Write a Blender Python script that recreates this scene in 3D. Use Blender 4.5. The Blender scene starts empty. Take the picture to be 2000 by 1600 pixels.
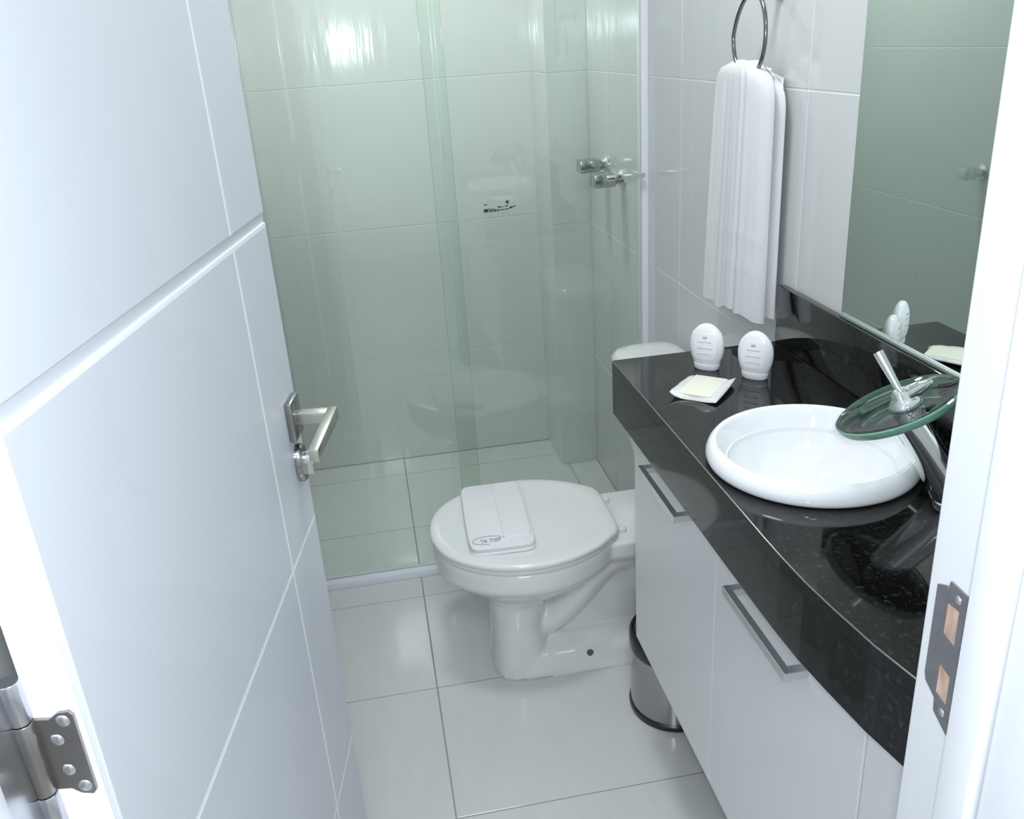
import bpy, bmesh, math, random
from mathutils import Vector, Matrix
random.seed(7)
scene = bpy.context.scene
COL = scene.collection

# ------------------------------------------------------------------ camera
H = 1.42
F_PX = 1722.4
cam_d = bpy.data.cameras.new('camera')
cam_d.sensor_width = 36.0
cam_d.lens = F_PX / 2000.0 * 36.0
cam_d.clip_start = 0.02
cam = bpy.data.objects.new('camera', cam_d)
COL.objects.link(cam)
right = Vector((0.9829, -0.1736, -0.0620))
fwd = Vector((0.1365, 0.9114, -0.3882)).normalized()
right = (right - right.dot(fwd) * fwd).normalized()
up = right.cross(fwd)
cam.matrix_world = Matrix(((right.x, up.x, -fwd.x, 0), (right.y, up.y, -fwd.y, 0),
                           (right.z, up.z, -fwd.z, H), (0, 0, 0, 1)))
scene.camera = cam

# ------------------------------------------------------------------ world, light, exposure
world = bpy.data.worlds.new('world')
scene.world = world
world.use_nodes = True
world.node_tree.nodes['Background'].inputs[0].default_value = (0.75, 0.8, 0.9, 1)
world.node_tree.nodes['Background'].inputs[1].default_value = 0.4
scene.view_settings.view_transform = 'Standard'
scene.view_settings.look = 'None'
scene.view_settings.gamma = 1.0
scene.view_settings.use_curve_mapping = False
scene.view_settings.exposure = 0.40
scene.cycles.max_bounces = 9
scene.cycles.adaptive_threshold = 0.03


def lamp(name, kind, loc, power, color, size=0.1, rot=(0, 0, 0), size_y=None):
    d = bpy.data.lights.new(name, kind)
    d.energy = power
    d.color = color
    if kind == 'AREA':
        d.shape = 'RECTANGLE' if size_y else 'DISK'
        d.size = size
        if size_y:
            d.size_y = size_y
    else:
        d.shadow_soft_size = size
    o = bpy.data.objects.new(name, d)
    COL.objects.link(o)
    o.location = loc
    o.rotation_euler = rot
    return o


FLASH_W, BATH_W, HALL_W = 15.0, 6.2, 12.5
lamp('camera_flash', 'POINT', (0.012, -0.01, H + 0.03), FLASH_W, (0.86, 0.92, 1.0), 0.035)
lamp('ceiling_lamp_light', 'AREA', (0.2, 1.25, 2.36), BATH_W, (0.94, 0.98, 1.0), 0.3)
lamp('shower_fill_light', 'AREA', (0.15, 2.62, 2.36), BATH_W * 1.0, (0.96, 1.0, 0.97), 0.17)  # unseen fill lamp, added to brighten the shower
lamp('corridor_lamp_light', 'AREA', (0.0, -0.75, 2.42), HALL_W, (0.86, 0.92, 1.0), 0.5)

# ------------------------------------------------------------------ materials
MATS = {}


def mat(name, color=(0.8, 0.8, 0.8), rough=0.4, metal=0.0, spec=0.5, noise=None, bump=None, coat=0.0):
    """noise=(scale, amount, stretch) colour variation; bump=(scale, strength, distance, stretch)."""
    m = bpy.data.materials.new(name)
    m.use_nodes = True
    nt = m.node_tree
    b = nt.nodes['Principled BSDF']
    b.inputs['Base Color'].default_value = (*color, 1)
    b.inputs['Roughness'].default_value = rough
    b.inputs['Metallic'].default_value = metal
    b.inputs['Specular IOR Level'].default_value = spec
    b.inputs['Coat Weight'].default_value = coat
    b.inputs['Coat Roughness'].default_value = 0.03

    def tex(scale, stretch):
        tc = nt.nodes.new('ShaderNodeTexCoord')
        mp = nt.nodes.new('ShaderNodeMapping')
        mp.inputs['Scale'].default_value = stretch
        nt.links.new(tc.outputs['Object'], mp.inputs['Vector'])
        n = nt.nodes.new('ShaderNodeTexNoise')
        n.inputs['Scale'].default_value = scale
        n.inputs['Detail'].default_value = 3.0
        nt.links.new(mp.outputs['Vector'], n.inputs['Vector'])
        return n
    if noise:
        n = tex(noise[0], noise[2] if len(noise) > 2 else (1, 1, 1))
        r = nt.nodes.new('ShaderNodeValToRGB')
        a = noise[1]
        r.color_ramp.elements[0].position = 0.3
        r.color_ramp.elements[1].position = 0.7
        r.color_ramp.elements[0].color = (*[max(0, c * (1 - a)) for c in color], 1)
        r.color_ramp.elements[1].color = (*[min(1, c * (1 + a)) for c in color], 1)
        nt.links.new(n.outputs['Fac'], r.inputs['Fac'])
        nt.links.new(r.outputs['Color'], b.inputs['Base Color'])
    if bump:
        n = tex(bump[0], bump[3] if len(bump) > 3 else (1, 1, 1))
        bp = nt.nodes.new('ShaderNodeBump')
        bp.inputs['Strength'].default_value = bump[1]
        bp.inputs['Distance'].default_value = bump[2]
        nt.links.new(n.outputs['Fac'], bp.inputs['Height'])
        nt.links.new(bp.outputs['Normal'], b.inputs['Normal'])
    MATS[name] = m
    return m


def glass_mat(name, tint, ior=1.5, rough=0.0, refl=(1, 1, 1)):
    """clear sheet glass: tinted straight transmission plus a Fresnel reflection."""
    m = bpy.data.materials.new(name)
    m.use_nodes = True
    nt = m.node_tree
    nt.nodes.clear()
    out = nt.nodes.new('ShaderNodeOutputMaterial')
    mix = nt.nodes.new('ShaderNodeMixShader')
    tr = nt.nodes.new('ShaderNodeBsdfTransparent')
    tr.inputs['Color'].default_value = (*tint, 1)
    gl = nt.nodes.new('ShaderNodeBsdfGlossy')
    gl.inputs['Color'].default_value = (*refl, 1)
    gl.inputs['Roughness'].default_value = rough
    fr = nt.nodes.new('ShaderNodeFresnel')
    fr.inputs['IOR'].default_value = ior
    nt.links.new(fr.outputs[0], mix.inputs[0])
    nt.links.new(tr.outputs[0], mix.inputs[1])
    nt.links.new(gl.outputs[0], mix.inputs[2])
    nt.links.new(mix.outputs[0], out.inputs[0])
    MATS[name] = m
    return m


def granite_mat(name):
    m = bpy.data.materials.new(name)
    m.use_nodes = True
    nt = m.node_tree
    b = nt.nodes['Principled BSDF']
    b.inputs['Roughness'].default_value = 0.05
    b.inputs['Specular IOR Level'].default_value = 0.5
    tc = nt.nodes.new('ShaderNodeTexCoord')
    v = nt.nodes.new('ShaderNodeTexVoronoi')
    v.inputs['Scale'].default_value = 170
    n = nt.nodes.new('ShaderNodeTexNoise')
    n.inputs['Scale'].default_value = 150
    n.inputs['Detail'].default_value = 4
    r1 = nt.nodes.new('ShaderNodeValToRGB')
    r1.color_ramp.elements[0].position = 0.0
    r1.color_ramp.elements[0].color = (0.10, 0.10, 0.09, 1)
    r1.color_ramp.elements[1].position = 0.16
    r1.color_ramp.elements[1].color = (0, 0, 0, 1)
    r2 = nt.nodes.new('ShaderNodeValToRGB')
    r2.color_ramp.elements[0].position = 0.56
    r2.color_ramp.elements[0].color = (0.004, 0.004, 0.004, 1)
    r2.color_ramp.elements[1].position = 0.72
    r2.color_ramp.elements[1].color = (0.030, 0.031, 0.027, 1)
    mul = nt.nodes.new('ShaderNodeMix')
    mul.data_type = 'RGBA'
    mul.blend_type = 'MULTIPLY'
    mul.inputs['Factor'].default_value = 1.0
    add = nt.nodes.new('ShaderNodeMix')
    add.data_type = 'RGBA'
    add.blend_type = 'ADD'
    add.inputs['Factor'].default_value = 1.0
    nt.links.new(tc.outputs['Object'], v.inputs['Vector'])
    nt.links.new(tc.outputs['Object'], n.inputs['Vector'])
    nt.links.new(v.outputs['Distance'], r1.inputs['Fac'])
    nt.links.new(n.outputs['Fac'], r2.inputs['Fac'])
    nt.links.new(r1.outputs['Color'], mul.inputs[6])
    nt.links.new(n.outputs['Fac'], mul.inputs[7])
    nt.links.new(mul.outputs[2], add.inputs[6])
    nt.links.new(r2.outputs['Color'], add.inputs[7])
    nt.links.new(add.outputs[2], b.inputs['Base Color'])
    MATS[name] = m
    return m


def emit_mat(name, color, strength):
    m = bpy.data.materials.new(name)
    m.use_nodes = True
    b = m.node_tree.nodes['Principled BSDF']
    b.inputs['Emission Color'].default_value = (*color, 1)
    b.inputs['Emission Strength'].default_value = strength
    MATS[name] = m
    return m


mat('wall_tile', (0.69, 0.705, 0.705), 0.11, bump=(7, 0.12, 0.01, (3.0, 3.0, 0.5)))
mat('shower_tile_lit', (0.78, 0.79, 0.78), 0.11, bump=(7, 0.12, 0.01, (3.0, 3.0, 0.5)))  # same tile in a lighter colour, so the shower reads brighter
mat('floor_tile', (0.68, 0.69, 0.685), 0.13, noise=(9, 0.02, (3, 1, 1)), bump=(6, 0.08, 0.01, (2.5, 0.5, 1)))
mat('grout_white', (0.86, 0.87, 0.875), 0.4)
mat('grout_pale', (0.80, 0.81, 0.80), 0.4)
mat('grout_grey', (0.34, 0.35, 0.33), 0.8)
mat('paint_white', (0.80, 0.81, 0.82), 0.6, noise=(4, 0.01))
mat('jamb_white', (0.84, 0.86, 0.89), 0.32, noise=(5, 0.01))
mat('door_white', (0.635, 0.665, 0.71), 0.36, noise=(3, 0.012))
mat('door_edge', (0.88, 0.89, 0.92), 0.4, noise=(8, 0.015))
mat('inlay_and_lip_white', (0.93, 0.94, 0.95), 0.35)
mat('laminate', (0.74, 0.755, 0.76), 0.25, noise=(6, 0.008))
mat('ceramic', (0.83, 0.845, 0.83), 0.07, coat=0.3)
mat('ceramic_basin', (0.85, 0.86, 0.88), 0.05, coat=0.3)
mat('lid_plastic', (0.83, 0.85, 0.835), 0.12)
mat('chrome', (0.82, 0.83, 0.83), 0.06, metal=1.0)
mat('chrome_dark', (0.34, 0.34, 0.33), 0.16, metal=1.0)
mat('lever_nickel', (0.60, 0.60, 0.54), 0.28, metal=1.0)
mat('handle_chrome', (0.72, 0.74, 0.75), 0.3, metal=1.0)
mat('valve_chrome', (0.48, 0.50, 0.49), 0.14, metal=1.0)
mat('ring_metal', (0.24, 0.24, 0.235), 0.18, metal=1.0)
mat('hinge_steel', (0.36, 0.345, 0.33), 0.33, metal=1.0, bump=(120, 0.1, 0.001))
mat('hinge_barrel', (0.62, 0.64, 0.68), 0.25, metal=1.0)
mat('strike_steel', (0.24, 0.235, 0.25), 0.5, metal=0.6, noise=(60, 0.1))
mat('screw_zinc', (0.72, 0.74, 0.75), 0.25, metal=1.0)
mat('mortise_wood', (0.58, 0.40, 0.31), 0.8, noise=(90, 0.45, (1, 1, 0.25)))
mat('brushed_steel', (0.40, 0.395, 0.395), 0.2, metal=1.0, noise=(30, 0.05, (1, 1, 12)))
mat('black_plastic', (0.018, 0.017, 0.016), 0.25)
mat('bin_lid', (0.05, 0.045, 0.042), 0.3)
mat('terry', (0.78, 0.785, 0.80), 0.95, spec=0.1, bump=(420, 0.25, 0.002))
mat('terry_fold', (0.85, 0.86, 0.865), 0.95, spec=0.1, bump=(420, 0.2, 0.002))
mat('emblem_thread', (0.52, 0.51, 0.54), 0.9)
mat('bottle_plastic', (0.85, 0.865, 0.885), 0.22)
mat('bottle_label', (0.9, 0.91, 0.92), 0.3)
mat('bottle_print', (0.5, 0.52, 0.55), 0.5)
mat('soap_cream', (0.82, 0.815, 0.69), 0.45)
mat('wrapper_film', (0.72, 0.73, 0.72), 0.2, bump=(160, 0.5, 0.003))
mat('alu_white', (0.82, 0.85, 0.9), 0.3)
mat('stamp_ink', (0.03, 0.035, 0.04), 0.6)
mat('rubber_cap', (0.12, 0.11, 0.07), 0.5)
mat('hose_white', (0.85, 0.86, 0.86), 0.3)
mat('corridor_wall', (0.78, 0.79, 0.8), 0.7)
mat('corridor_floor', (0.5, 0.47, 0.43), 0.4, noise=(4, 0.1))
mat('mirror_silver', (0.80, 0.86, 0.83), 0.0, metal=1.0)
mat('mirror_edge', (0.09, 0.13, 0.12), 0.15)
glass_mat('shower_glass', (0.938, 0.975, 0.952), 1.5)
glass_mat('faucet_glass', (0.88, 0.955, 0.91), 1.6)
mat('glass_edge', (0.16, 0.32, 0.25), 0.06)
granite_mat('granite')
mat('edge_glint', (0.13, 0.13, 0.125), 0.2)
emit_mat('lamp_diffuser', (0.97, 1.0, 0.97), 4.0)


# ------------------------------------------------------------------ mesh helpers
class G:
    """collects geometry in world coordinates"""

    def __init__(self):
        self.v, self.f = [], []

    def add(self, v, f):
        o = len(self.v)
        self.v += [tuple(p) for p in v]
        self.f += [tuple(i + o for i in q) for q in f]
        return self

    def box(self, lo, hi, bevel=0.0, seg=2, M=None):
        bm = bmesh.new()
        bmesh.ops.create_cube(bm, size=1)
        for p in bm.verts:
            p.co = Vector([lo[i] + (p.co[i] + 0.5) * (hi[i] - lo[i]) for i in range(3)])
        if bevel:
            bmesh.ops.bevel(bm, geom=list(bm.edges), offset=bevel, segments=seg, profile=0.5, affect='EDGES')
        return self._take(bm, M)

    def _take(self, bm, M=None):
        bm.verts.index_update()
        vs = [(M @ p.co if M else p.co.copy()) for p in bm.verts]
        fs = [[p.index for p in q.verts] for q in bm.faces]
        bm.free()
        return self.add(vs, fs)

    def loft(self, rings, cap=(True, True), closed=True):
        n = len(rings[0])
        vs = [p for r in rings for p in r]
        fs = []
        for i in range(len(rings) - 1):
            for j in range(n if closed else n - 1):
                a, b = i * n + j, i * n + (j + 1) % n
                fs.append((a, b, b + n, a + n))
        if cap[0]:
            fs.append(tuple(range(n - 1, -1, -1)))
        if cap[1]:
            k = (len(rings) - 1) * n
            fs.append(tuple(range(k, k + n)))
        return self.add(vs, fs)

    def lathe(self, prof, seg=32, M=None, cap=(True, True)):
        rings = []
        for r, z in prof:
            ring = [Vector((r * math.cos(2 * math.pi * k / seg), r * math.sin(2 * math.pi * k / seg), z)) for k in range(seg)]
            rings.append([M @ p for p in ring] if M else ring)
        return self.loft(rings, cap)

    def tube(self, pts, rad, seg=12, closed=False, squash=None):
        pts = [Vector(p) for p in pts]
        n = len(pts)
        rads = rad if isinstance(rad, (list, tuple)) else [rad] * n
        rings = []
        nrm = None
        for i, p in enumerate(pts):
            if closed:
                t = (pts[(i + 1) % n] - pts[i - 1]).normalized()
            else:
                t = (pts[min(i + 1, n - 1)] - pts[max(i - 1, 0)]).normalized()
            if nrm is None:
                a = Vector((0, 1, 0)) if abs(t.y) < 0.9 else Vector((1, 0, 0))
                nrm = (a - a.dot(t) * t).normalized()
            else:
                nrm = (nrm - nrm.dot(t) * t).normalized()
            bn = t.cross(nrm)
            s = squash or (1, 1)
            rings.append([p + rads[i] * (s[0] * math.cos(2 * math.pi * k / seg) * nrm + s[1] * math.sin(2 * math.pi * k / seg) * bn) for k in range(seg)])
        if closed:
            rings.append(rings[0])
            return self.loft(rings, (False, False))
        return self.loft(rings)

    def poly(self, outer, holes, axes, d0, d1):
        """flat outline with holes in plane axes=(a,b), extruded along third axis from d0 to d1"""
        c = 3 - axes[0] - axes[1]

        def P(p, d):
            q = [0, 0, 0]
            q[axes[0]], q[axes[1]], q[c] = p[0], p[1], d
            return Vector(q)
        bm = bmesh.new()
        edges = []
        for loop in [outer] + holes:
            vs = [bm.verts.new(P(p, d0)) for p in loop]
            edges += [bm.edges.new((vs[i], vs[(i + 1) % len(vs)])) for i in range(len(vs))]
        r = bmesh.ops.triangle_fill(bm, edges=edges, use_beauty=True)
        faces = [g for g in r['geom'] if isinstance(g, bmesh.types.BMFace)]
        ex = bmesh.ops.extrude_face_region(bm, geom=faces)
        for g in ex['geom']:
            if isinstance(g, bmesh.types.BMVert):
                g.co[c] += d1 - d0
        bmesh.ops.recalc_face_normals(bm, faces=list(bm.faces))
        return self._take(bm)

    def mesh(self, name, origin=(0, 0, 0), smooth=False, angle=35):
        me = bpy.data.meshes.new(name)
        o = Vector(origin)
        me.from_pydata([Vector(p) - o for p in self.v], [], self.f)
        bm = bmesh.new()
        bm.from_mesh(me)
        bmesh.ops.recalc_face_normals(bm, faces=list(bm.faces))
        bm.to_mesh(me)
        bm.free()
        if smooth:
            for q in me.polygons:
                q.use_smooth = True
            try:
                me.set_sharp_from_angle(angle=math.radians(angle))
            except Exception:
                pass
        me.update()
        return me


def root_origin(o):
    p = Vector((0, 0, 0))
    while o is not None:
        p += o.location
        o = o.parent
    return p


def obj(name, g, m, parent=None, smooth=False, origin=None, angle=35):
    org = Vector(origin) if origin is not None else (root_origin(parent) if parent else Vector((0, 0, 0)))
    me = g.mesh(name, org, smooth, angle)
    me.materials.append(MATS[m])
    o = bpy.data.objects.new(name, me)
    COL.objects.link(o)
    o.parent = parent
    o.location = org - (root_origin(parent) if parent else Vector((0, 0, 0)))
    return o


def tag(o, label=None, cat=None, group=None, kind=None):
    for k, x in (('label', label), ('category', cat), ('group', group), ('kind', kind)):
        if x:
            o[k] = x
    return o


def thing(name, label, cat=None, loc=(0, 0, 0), group=None, kind=None):
    o = bpy.data.objects.new(name, None)
    o.empty_display_size = 0.05
    COL.objects.link(o)
    o.location = loc
    return tag(o, label, cat, group, kind)


def spline(pts, n, closed=False):
    """Catmull-Rom resample"""
    pts = [Vector(p) for p in pts]
    m = len(pts)
    out = []
    segs = m if closed else m - 1
    for i in range(segs):
        if closed:
            a, b, c, d = pts[i - 1], pts[i], pts[(i + 1) % m], pts[(i + 2) % m]
        else:
            a, b, c, d = pts[max(i - 1, 0)], pts[i], pts[i + 1], pts[min(i + 2, m - 1)]
        for k in range(n):
            t = k / n
            out.append(0.5 * ((2 * b) + (c - a) * t + (2 * a - 5 * b + 4 * c - d) * t * t + (3 * b - a - 3 * c + d) * t ** 3))
    if not closed:
        out.append(pts[-1])
    return out


# ------------------------------------------------------------------ the room
XL, XR, YB, YD, ZC = -0.32, 0.715, 3.0, 0.486, 2.4
ROWS = [0.0, 0.40, 0.857, 1.314, 1.771, 2.228, ZC]
GAP = 0.003
TT = 0.006
tile_cache = {}


def tiles(wall, name, m, axis, face, out, us, vs, skip=lambda a, b, c, d: False):
    """tile pieces on a plane: axis = normal axis index, face = outer coordinate, out = +1/-1 side the face looks to"""
    a1, a2 = [i for i in range(3) if i != axis]
    for u0, u1 in zip(us[:-1], us[1:]):
        for v0, v1 in zip(vs[:-1], vs[1:]):
            if skip(u0, u1, v0, v1):
                continue
            key = (axis, out, round(u1 - u0, 4), round(v1 - v0, 4), m)
            c = [0, 0, 0]
            c[a1], c[a2], c[axis] = (u0 + u1) / 2, (v0 + v1) / 2, face
            if key not in tile_cache:
                lo, hi = [0, 0, 0], [0, 0, 0]
                lo[a1], hi[a1] = -(u1 - u0 - GAP) / 2, (u1 - u0 - GAP) / 2
                lo[a2], hi[a2] = -(v1 - v0 - GAP) / 2, (v1 - v0 - GAP) / 2
                lo[axis], hi[axis] = (-TT, 0) if out > 0 else (0, TT)
                g = G().box(lo, hi, 0.0007, 2)
                me = g.mesh(name)
                me.materials.append(MATS[m])
                tile_cache[key] = me
            o = bpy.data.objects.new(name, tile_cache[key])
            COL.objects.link(o)
            o.parent = wall
            o.location = Vector(c) - root_origin(wall)


# right wall
g = G().box((XR + 0.0009, 0.36, 0), (XR + 0.1, YB + 0.1, ZC))
w_right = tag(obj('wall_right', g, 'grout_white'), 'right wall of large white tiles behind the towel and mirror', None, kind='structure')
cols_r = [YD, 0.803, 1.38, 1.957, 2.534, YB]
tiles(w_right, 'wall_tile', 'wall_tile', 0, XR, -1, cols_r, ROWS)
# left wall
g = G().box((XL - 0.1, 0.36, 0), (XL - 0.0009, YB + 0.1, ZC))
w_left = tag(obj('wall_left', g, 'grout_white'), 'left wall of large white tiles behind the open door', None, kind='structure')
tiles(w_left, 'wall_tile', 'wall_tile', 0, XL, 1, cols_r, ROWS)
# back wall of the shower
g = G().box((XL - 0.1, YB + 0.0009, 0), (XR + 0.1, YB + 0.1, ZC))
w_back = tag(obj('wall_back', g, 'grout_pale'), 'tiled back wall of the shower seen through the green glass', None, kind='structure')
tiles(w_back, 'wall_tile', 'shower_tile_lit', 1, YB, -1, [XL, -0.079, XR], ROWS)
# boxed pipe shaft in the shower corner
SX, SY = 0.585, 2.775
g = G().box((SX + 0.0009, SY + 0.0009, 0), (XR, YB, ZC))
w_shaft = tag(obj('wall_pipe_shaft', g, 'grout_pale'), 'tiled boxed-in pipe shaft in the far shower corner', None, kind='structure')
tiles(w_shaft, 'wall_tile', 'shower_tile_lit', 1, SY, -1, [SX, XR], ROWS)
tiles(w_shaft, 'wall_tile', 'shower_tile_lit', 0, SX, -1, [SY, YB], ROWS)

# floor
g = G().box((XL - 0.1, 0.36, -0.1), (XR + 0.1, YB + 0.1, -0.0012))
floor = tag(obj('floor', g, 'grout_grey'), 'glossy pale floor of large tiles with thin dark joints', None, kind='structure')
tiles(floor, 'floor_tile', 'floor_tile', 2, 0.0, 1, [XL, 0.03, 0.61, XR], [0.36, 0.53, 0.92, 1.312, 1.706, 2.093, 2.48, 2.87, YB])
# ceiling
g = G().box((XL - 0.1, 0.36, ZC), (XR + 0.1, YB + 0.1, ZC + 0.08))
tag(obj('ceiling', g, 'paint_white'), 'plain white bathroom ceiling above the shower', None, kind='structure')

# door wall with opening, and the corridor the photograph was taken from
JL, JR = -0.2585, 0.373
YO = 0.345
ZH = 2.12
g = G()
g.box((-1.3, YO, 0), (JL - 0.03, YD, 2.5))
g.box((JR + 0.03, YO, 0), (1.3, YD, 2.5))
g.box((JL - 0.03, YO, ZH + 0.03), (JR + 0.03, YD, 2.5))
tag(obj('wall_front', g, 'paint_white'), 'white wall around the doorway between corridor and bathroom', None, kind='structure')
g = G().box((-1.3, -2.0, -0.1), (1.3, 0.36, 0.0))
tag(obj('floor_corridor', g, 'corridor_floor'), 'corridor floor outside the bathroom door', None, kind='structure')
g = G().box((-1.3, -2.0, 2.5), (1.3, 0.5, 2.58))
tag(obj('ceiling_corridor', g, 'paint_white'), 'corridor ceiling outside the bathroom door', None, kind='structure')
g = G().box((-1.4, -2.0, 0), (-1.3, 0.5, 2.5))
tag(obj('wall_corridor_left', g, 'corridor_wall'), 'left corridor wall outside the bathroom door', None, kind='structure')
g = G().box((1.3, -2.0, 0), (1.4, 0.5, 2.5))
tag(obj('wall_corridor_right', g, 'corridor_wall'), 'right corridor wall outside the bathroom door', None, kind='structure')
g = G().box((-1.4, -2.1, 0), (1.4, -2.0, 2.5))
tag(obj('wall_corridor_back', g, 'corridor_wall'), 'corridor wall facing the bathroom door', None, kind='structure')

# ------------------------------------------------------------------ door frame
fr = thing('trim_1', 'white wooden door frame with a dark strike plate at the right edge', loc=(JR, YD, 0), kind='structure')
YS = 0.4335
g = G().box((JR, YO - 0.012, 0), (JR + 0.03, YD + 0.004, ZH), 0.0035, 3)
obj('jamb', g, 'jamb_white', fr, True)
g = G().box((JR - 0.012, 0.404, 0), (JR + 0.002, YS, ZH), 0.002, 2)
obj('door_stop', g, 'jamb_white', fr, True)
g = G().box((JR - 0.006, YO - 0.03, 0), (JR + 0.075, 0.402, ZH + 0.06), 0.006, 3)
obj('casing', g, 'jamb_white', fr, True)
g = G().box((JL - 0.03, YO - 0.012, 0), (JL, YD + 0.004, ZH), 0.0035, 3)
obj('jamb', g, 'jamb_white', fr, True)
g = G().box((JL - 0.002, 0.404, 0), (JL + 0.012, YS, ZH), 0.002, 2)
obj('door_stop', g, 'jamb_white', fr, True)
g = G().box((JL - 0.03, YO - 0.012, ZH), (JR + 0.03, YD + 0.004, ZH + 0.03), 0.0035, 3)
obj('head', g, 'jamb_white', fr, True)
# strike plate (Y, Z outline) with two bolt windows
sy0, sy1 = 0.4455, 0.4775
out = [(sy0, 0.929), (sy0 + 0.017, 0.938), (sy0 + 0.018, 0.949), (sy1 - 0.002, 0.956), (sy1, 0.962), (sy1, 1.040), (sy1 - 0.009, 1.0445),
       (sy1 - 0.011, 1.0415), (sy0 + 0.019, 1.0505), (sy0 + 0.001, 1.0495), (sy0, 1.046)]
h1 = [(sy0 + 0.006, 1.004), (sy0 + 0.0195, 1.0065), (sy0 + 0.0195, 1.033), (sy0 + 0.006, 1.0335)]
h2 = [(sy0 + 0.005, 0.952), (sy0 + 0.018, 0.955), (sy0 + 0.018, 0.981), (sy0 + 0.005, 0.9775)]
g = G().poly(out, [h1, h2], (1, 2), JR - 0.0016, JR + 0.0002)
sp = tag(obj('strike_plate', g, 'strike_steel', fr), 'dark metal strike plate with two bolt openings')
for zz0, zz1 in ((1.003, 1.034), (0.951, 0.982)):
    g = G().box((JR - 0.0007, sy0 + 0.004, zz0), (JR + 0.001, sy0 + 0.021, zz1))
    obj('mortise', g, 'mortise_wood', sp)
for yy, zz in ((sy0 + 0.009, 1.0415), (sy0 + 0.008, 0.9435)):
    g = G().lathe([(0.0001, 0.0012), (0.002, 0.0011), (0.0032, 0.0004), (0.0034, 0)], 14,
                  Matrix.Translation((JR - 0.0015, yy, zz)) @ Matrix.Rotation(-math.pi / 2, 4, 'Y'))
    g.box((JR - 0.0030, yy - 0.0004, zz - 0.0026), (JR - 0.0022, yy + 0.0004, zz + 0.0026))
    obj('screw', g, 'screw_zinc', sp, True)

# ------------------------------------------------------------------ open door, in its own frame (u along the leaf, n towards the room, z up)
AO = math.radians(9.2)
DH = Vector((-0.2115, 0.485, 0))
U = Vector((math.sin(AO), math.cos(AO), 0))
N = Vector((math.cos(AO), -math.sin(AO), 0))
MD = Matrix(((U.x, N.x, 0, DH.x), (U.y, N.y, 0, DH.y), (0, 0, 1, 0), (0, 0, 0, 1)))
DW, DT = 0.597, 0.037
door = thing('door_1', 'white grooved bathroom door standing open on the left', loc=DH, kind='structure')
g = G().box((0, -DT, 0.008), (DW, -0.005, ZH - 0.004), 0.0008, 1, MD)
obj('leaf_core', g, 'door_edge', door)
UV = DW - 0.136
zj = [0.008, 0.073, 0.466, 0.846, 1.243, 1.64, 2.035, ZH - 0.004]
wide = {3: 0.0065}
n_rows = len(zj) - 1
for k in range(n_rows):
    hg0 = 0.0075 if abs(zj[k] - 1.243) < 1e-6 else 0.0022
    hg1 = 0.0075 if abs(zj[k + 1] - 1.243) < 1e-6 else 0.0022
    for u0, u1 in ((0.0, UV - 0.0022), (UV + 0.0022, DW)):
        z0 = zj[k] + (hg0 if k else 0)
        z1 = zj[k + 1] - (hg1 if k < n_rows - 1 else 0)
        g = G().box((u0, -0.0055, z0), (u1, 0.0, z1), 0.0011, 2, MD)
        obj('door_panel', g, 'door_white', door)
for k in range(1, n_rows):
    hg = 0.0072 if abs(zj[k] - 1.243) < 1e-6 else 0.0023
    if hg > 0.005:
        g = G().box((0, -0.0052, zj[k] - hg), (DW, -0.0022, zj[k] + hg), 0, 1, MD)
        obj('groove', g, 'door_white', door)
        g = G().box((0, -0.0052, zj[k] - hg - 0.0004), (DW, -0.0003, zj[k] - hg + 0.0028), 0, 1, MD)  # white strip paints the lit lower lip of the wide groove
        obj('inlay_and_lit_lip', g, 'inlay_and_lip_white', door)
    else:
        g = G().box((0, -0.0052, zj[k] - hg), (DW, -0.0003, zj[k] + hg), 0, 1, MD)
        obj('inlay_and_lit_lip', g, 'inlay_and_lip_white', door)
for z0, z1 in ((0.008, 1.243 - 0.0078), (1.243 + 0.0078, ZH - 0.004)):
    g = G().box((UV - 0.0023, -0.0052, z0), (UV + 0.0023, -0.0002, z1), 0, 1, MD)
    obj('inlay_and_lit_lip', g, 'inlay_and_lip_white', door)

# lever handle: square rosette, neck, flat lever pointing to the hinge side
HU, HZ = DW - 0.036, 1.004
hd = obj('door_handle', G().box((HU - 0.021, 0, HZ - 0.026), (HU + 0.021, 0.009, HZ + 0.026), 0.0025, 2, MD), 'chrome_dark', door, True)
g = G().box((HU - 0.0082, 0.008, HZ - 0.0071), (HU + 0.0081, 0.050, HZ + 0.0081), 0.0015, 2, MD)
obj('neck', g, 'lever_nickel', hd, True)
g = G().box((HU - 0.118, 0.046, HZ - 0.0075), (HU + 0.0085, 0.058, HZ + 0.0085), 0.0012, 2, MD)
obj('lever', g, 'lever_nickel', hd, True)
# key cylinder rosette
HZ2 = HZ - 0.062
ring = [(math.cos(2 * math.pi * k / 28), math.sin(2 * math.pi * k / 28)) for k in range(28)]


def oval(n, sc, cu=HU, cz=HZ2):
    return [MD @ Vector((cu + 0.0175 * sc * x, n, cz + 0.026 * sc * y)) for x, y in ring]


g = G().loft([oval(0, 1), oval(0.006, 1), oval(0.009, 0.9)])
esc = obj('key_rosette', g, 'chrome_dark', door, True)
g = G().lathe([(0.0085, 0), (0.0085, 0.012), (0.0075, 0.0145), (0.003, 0.0148)], 20,
              MD @ Matrix.Translation((HU, 0.006, HZ2 + 0.006)) @ Matrix.Rotation(-math.pi / 2, 4, 'X'))
g.box((HU - 0.0035, 0.006, HZ2 - 0.016), (HU + 0.0035, 0.0185, HZ2 + 0.004), 0.001, 1, MD)
obj('key_cylinder', g, 'chrome', esc, True)

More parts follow.
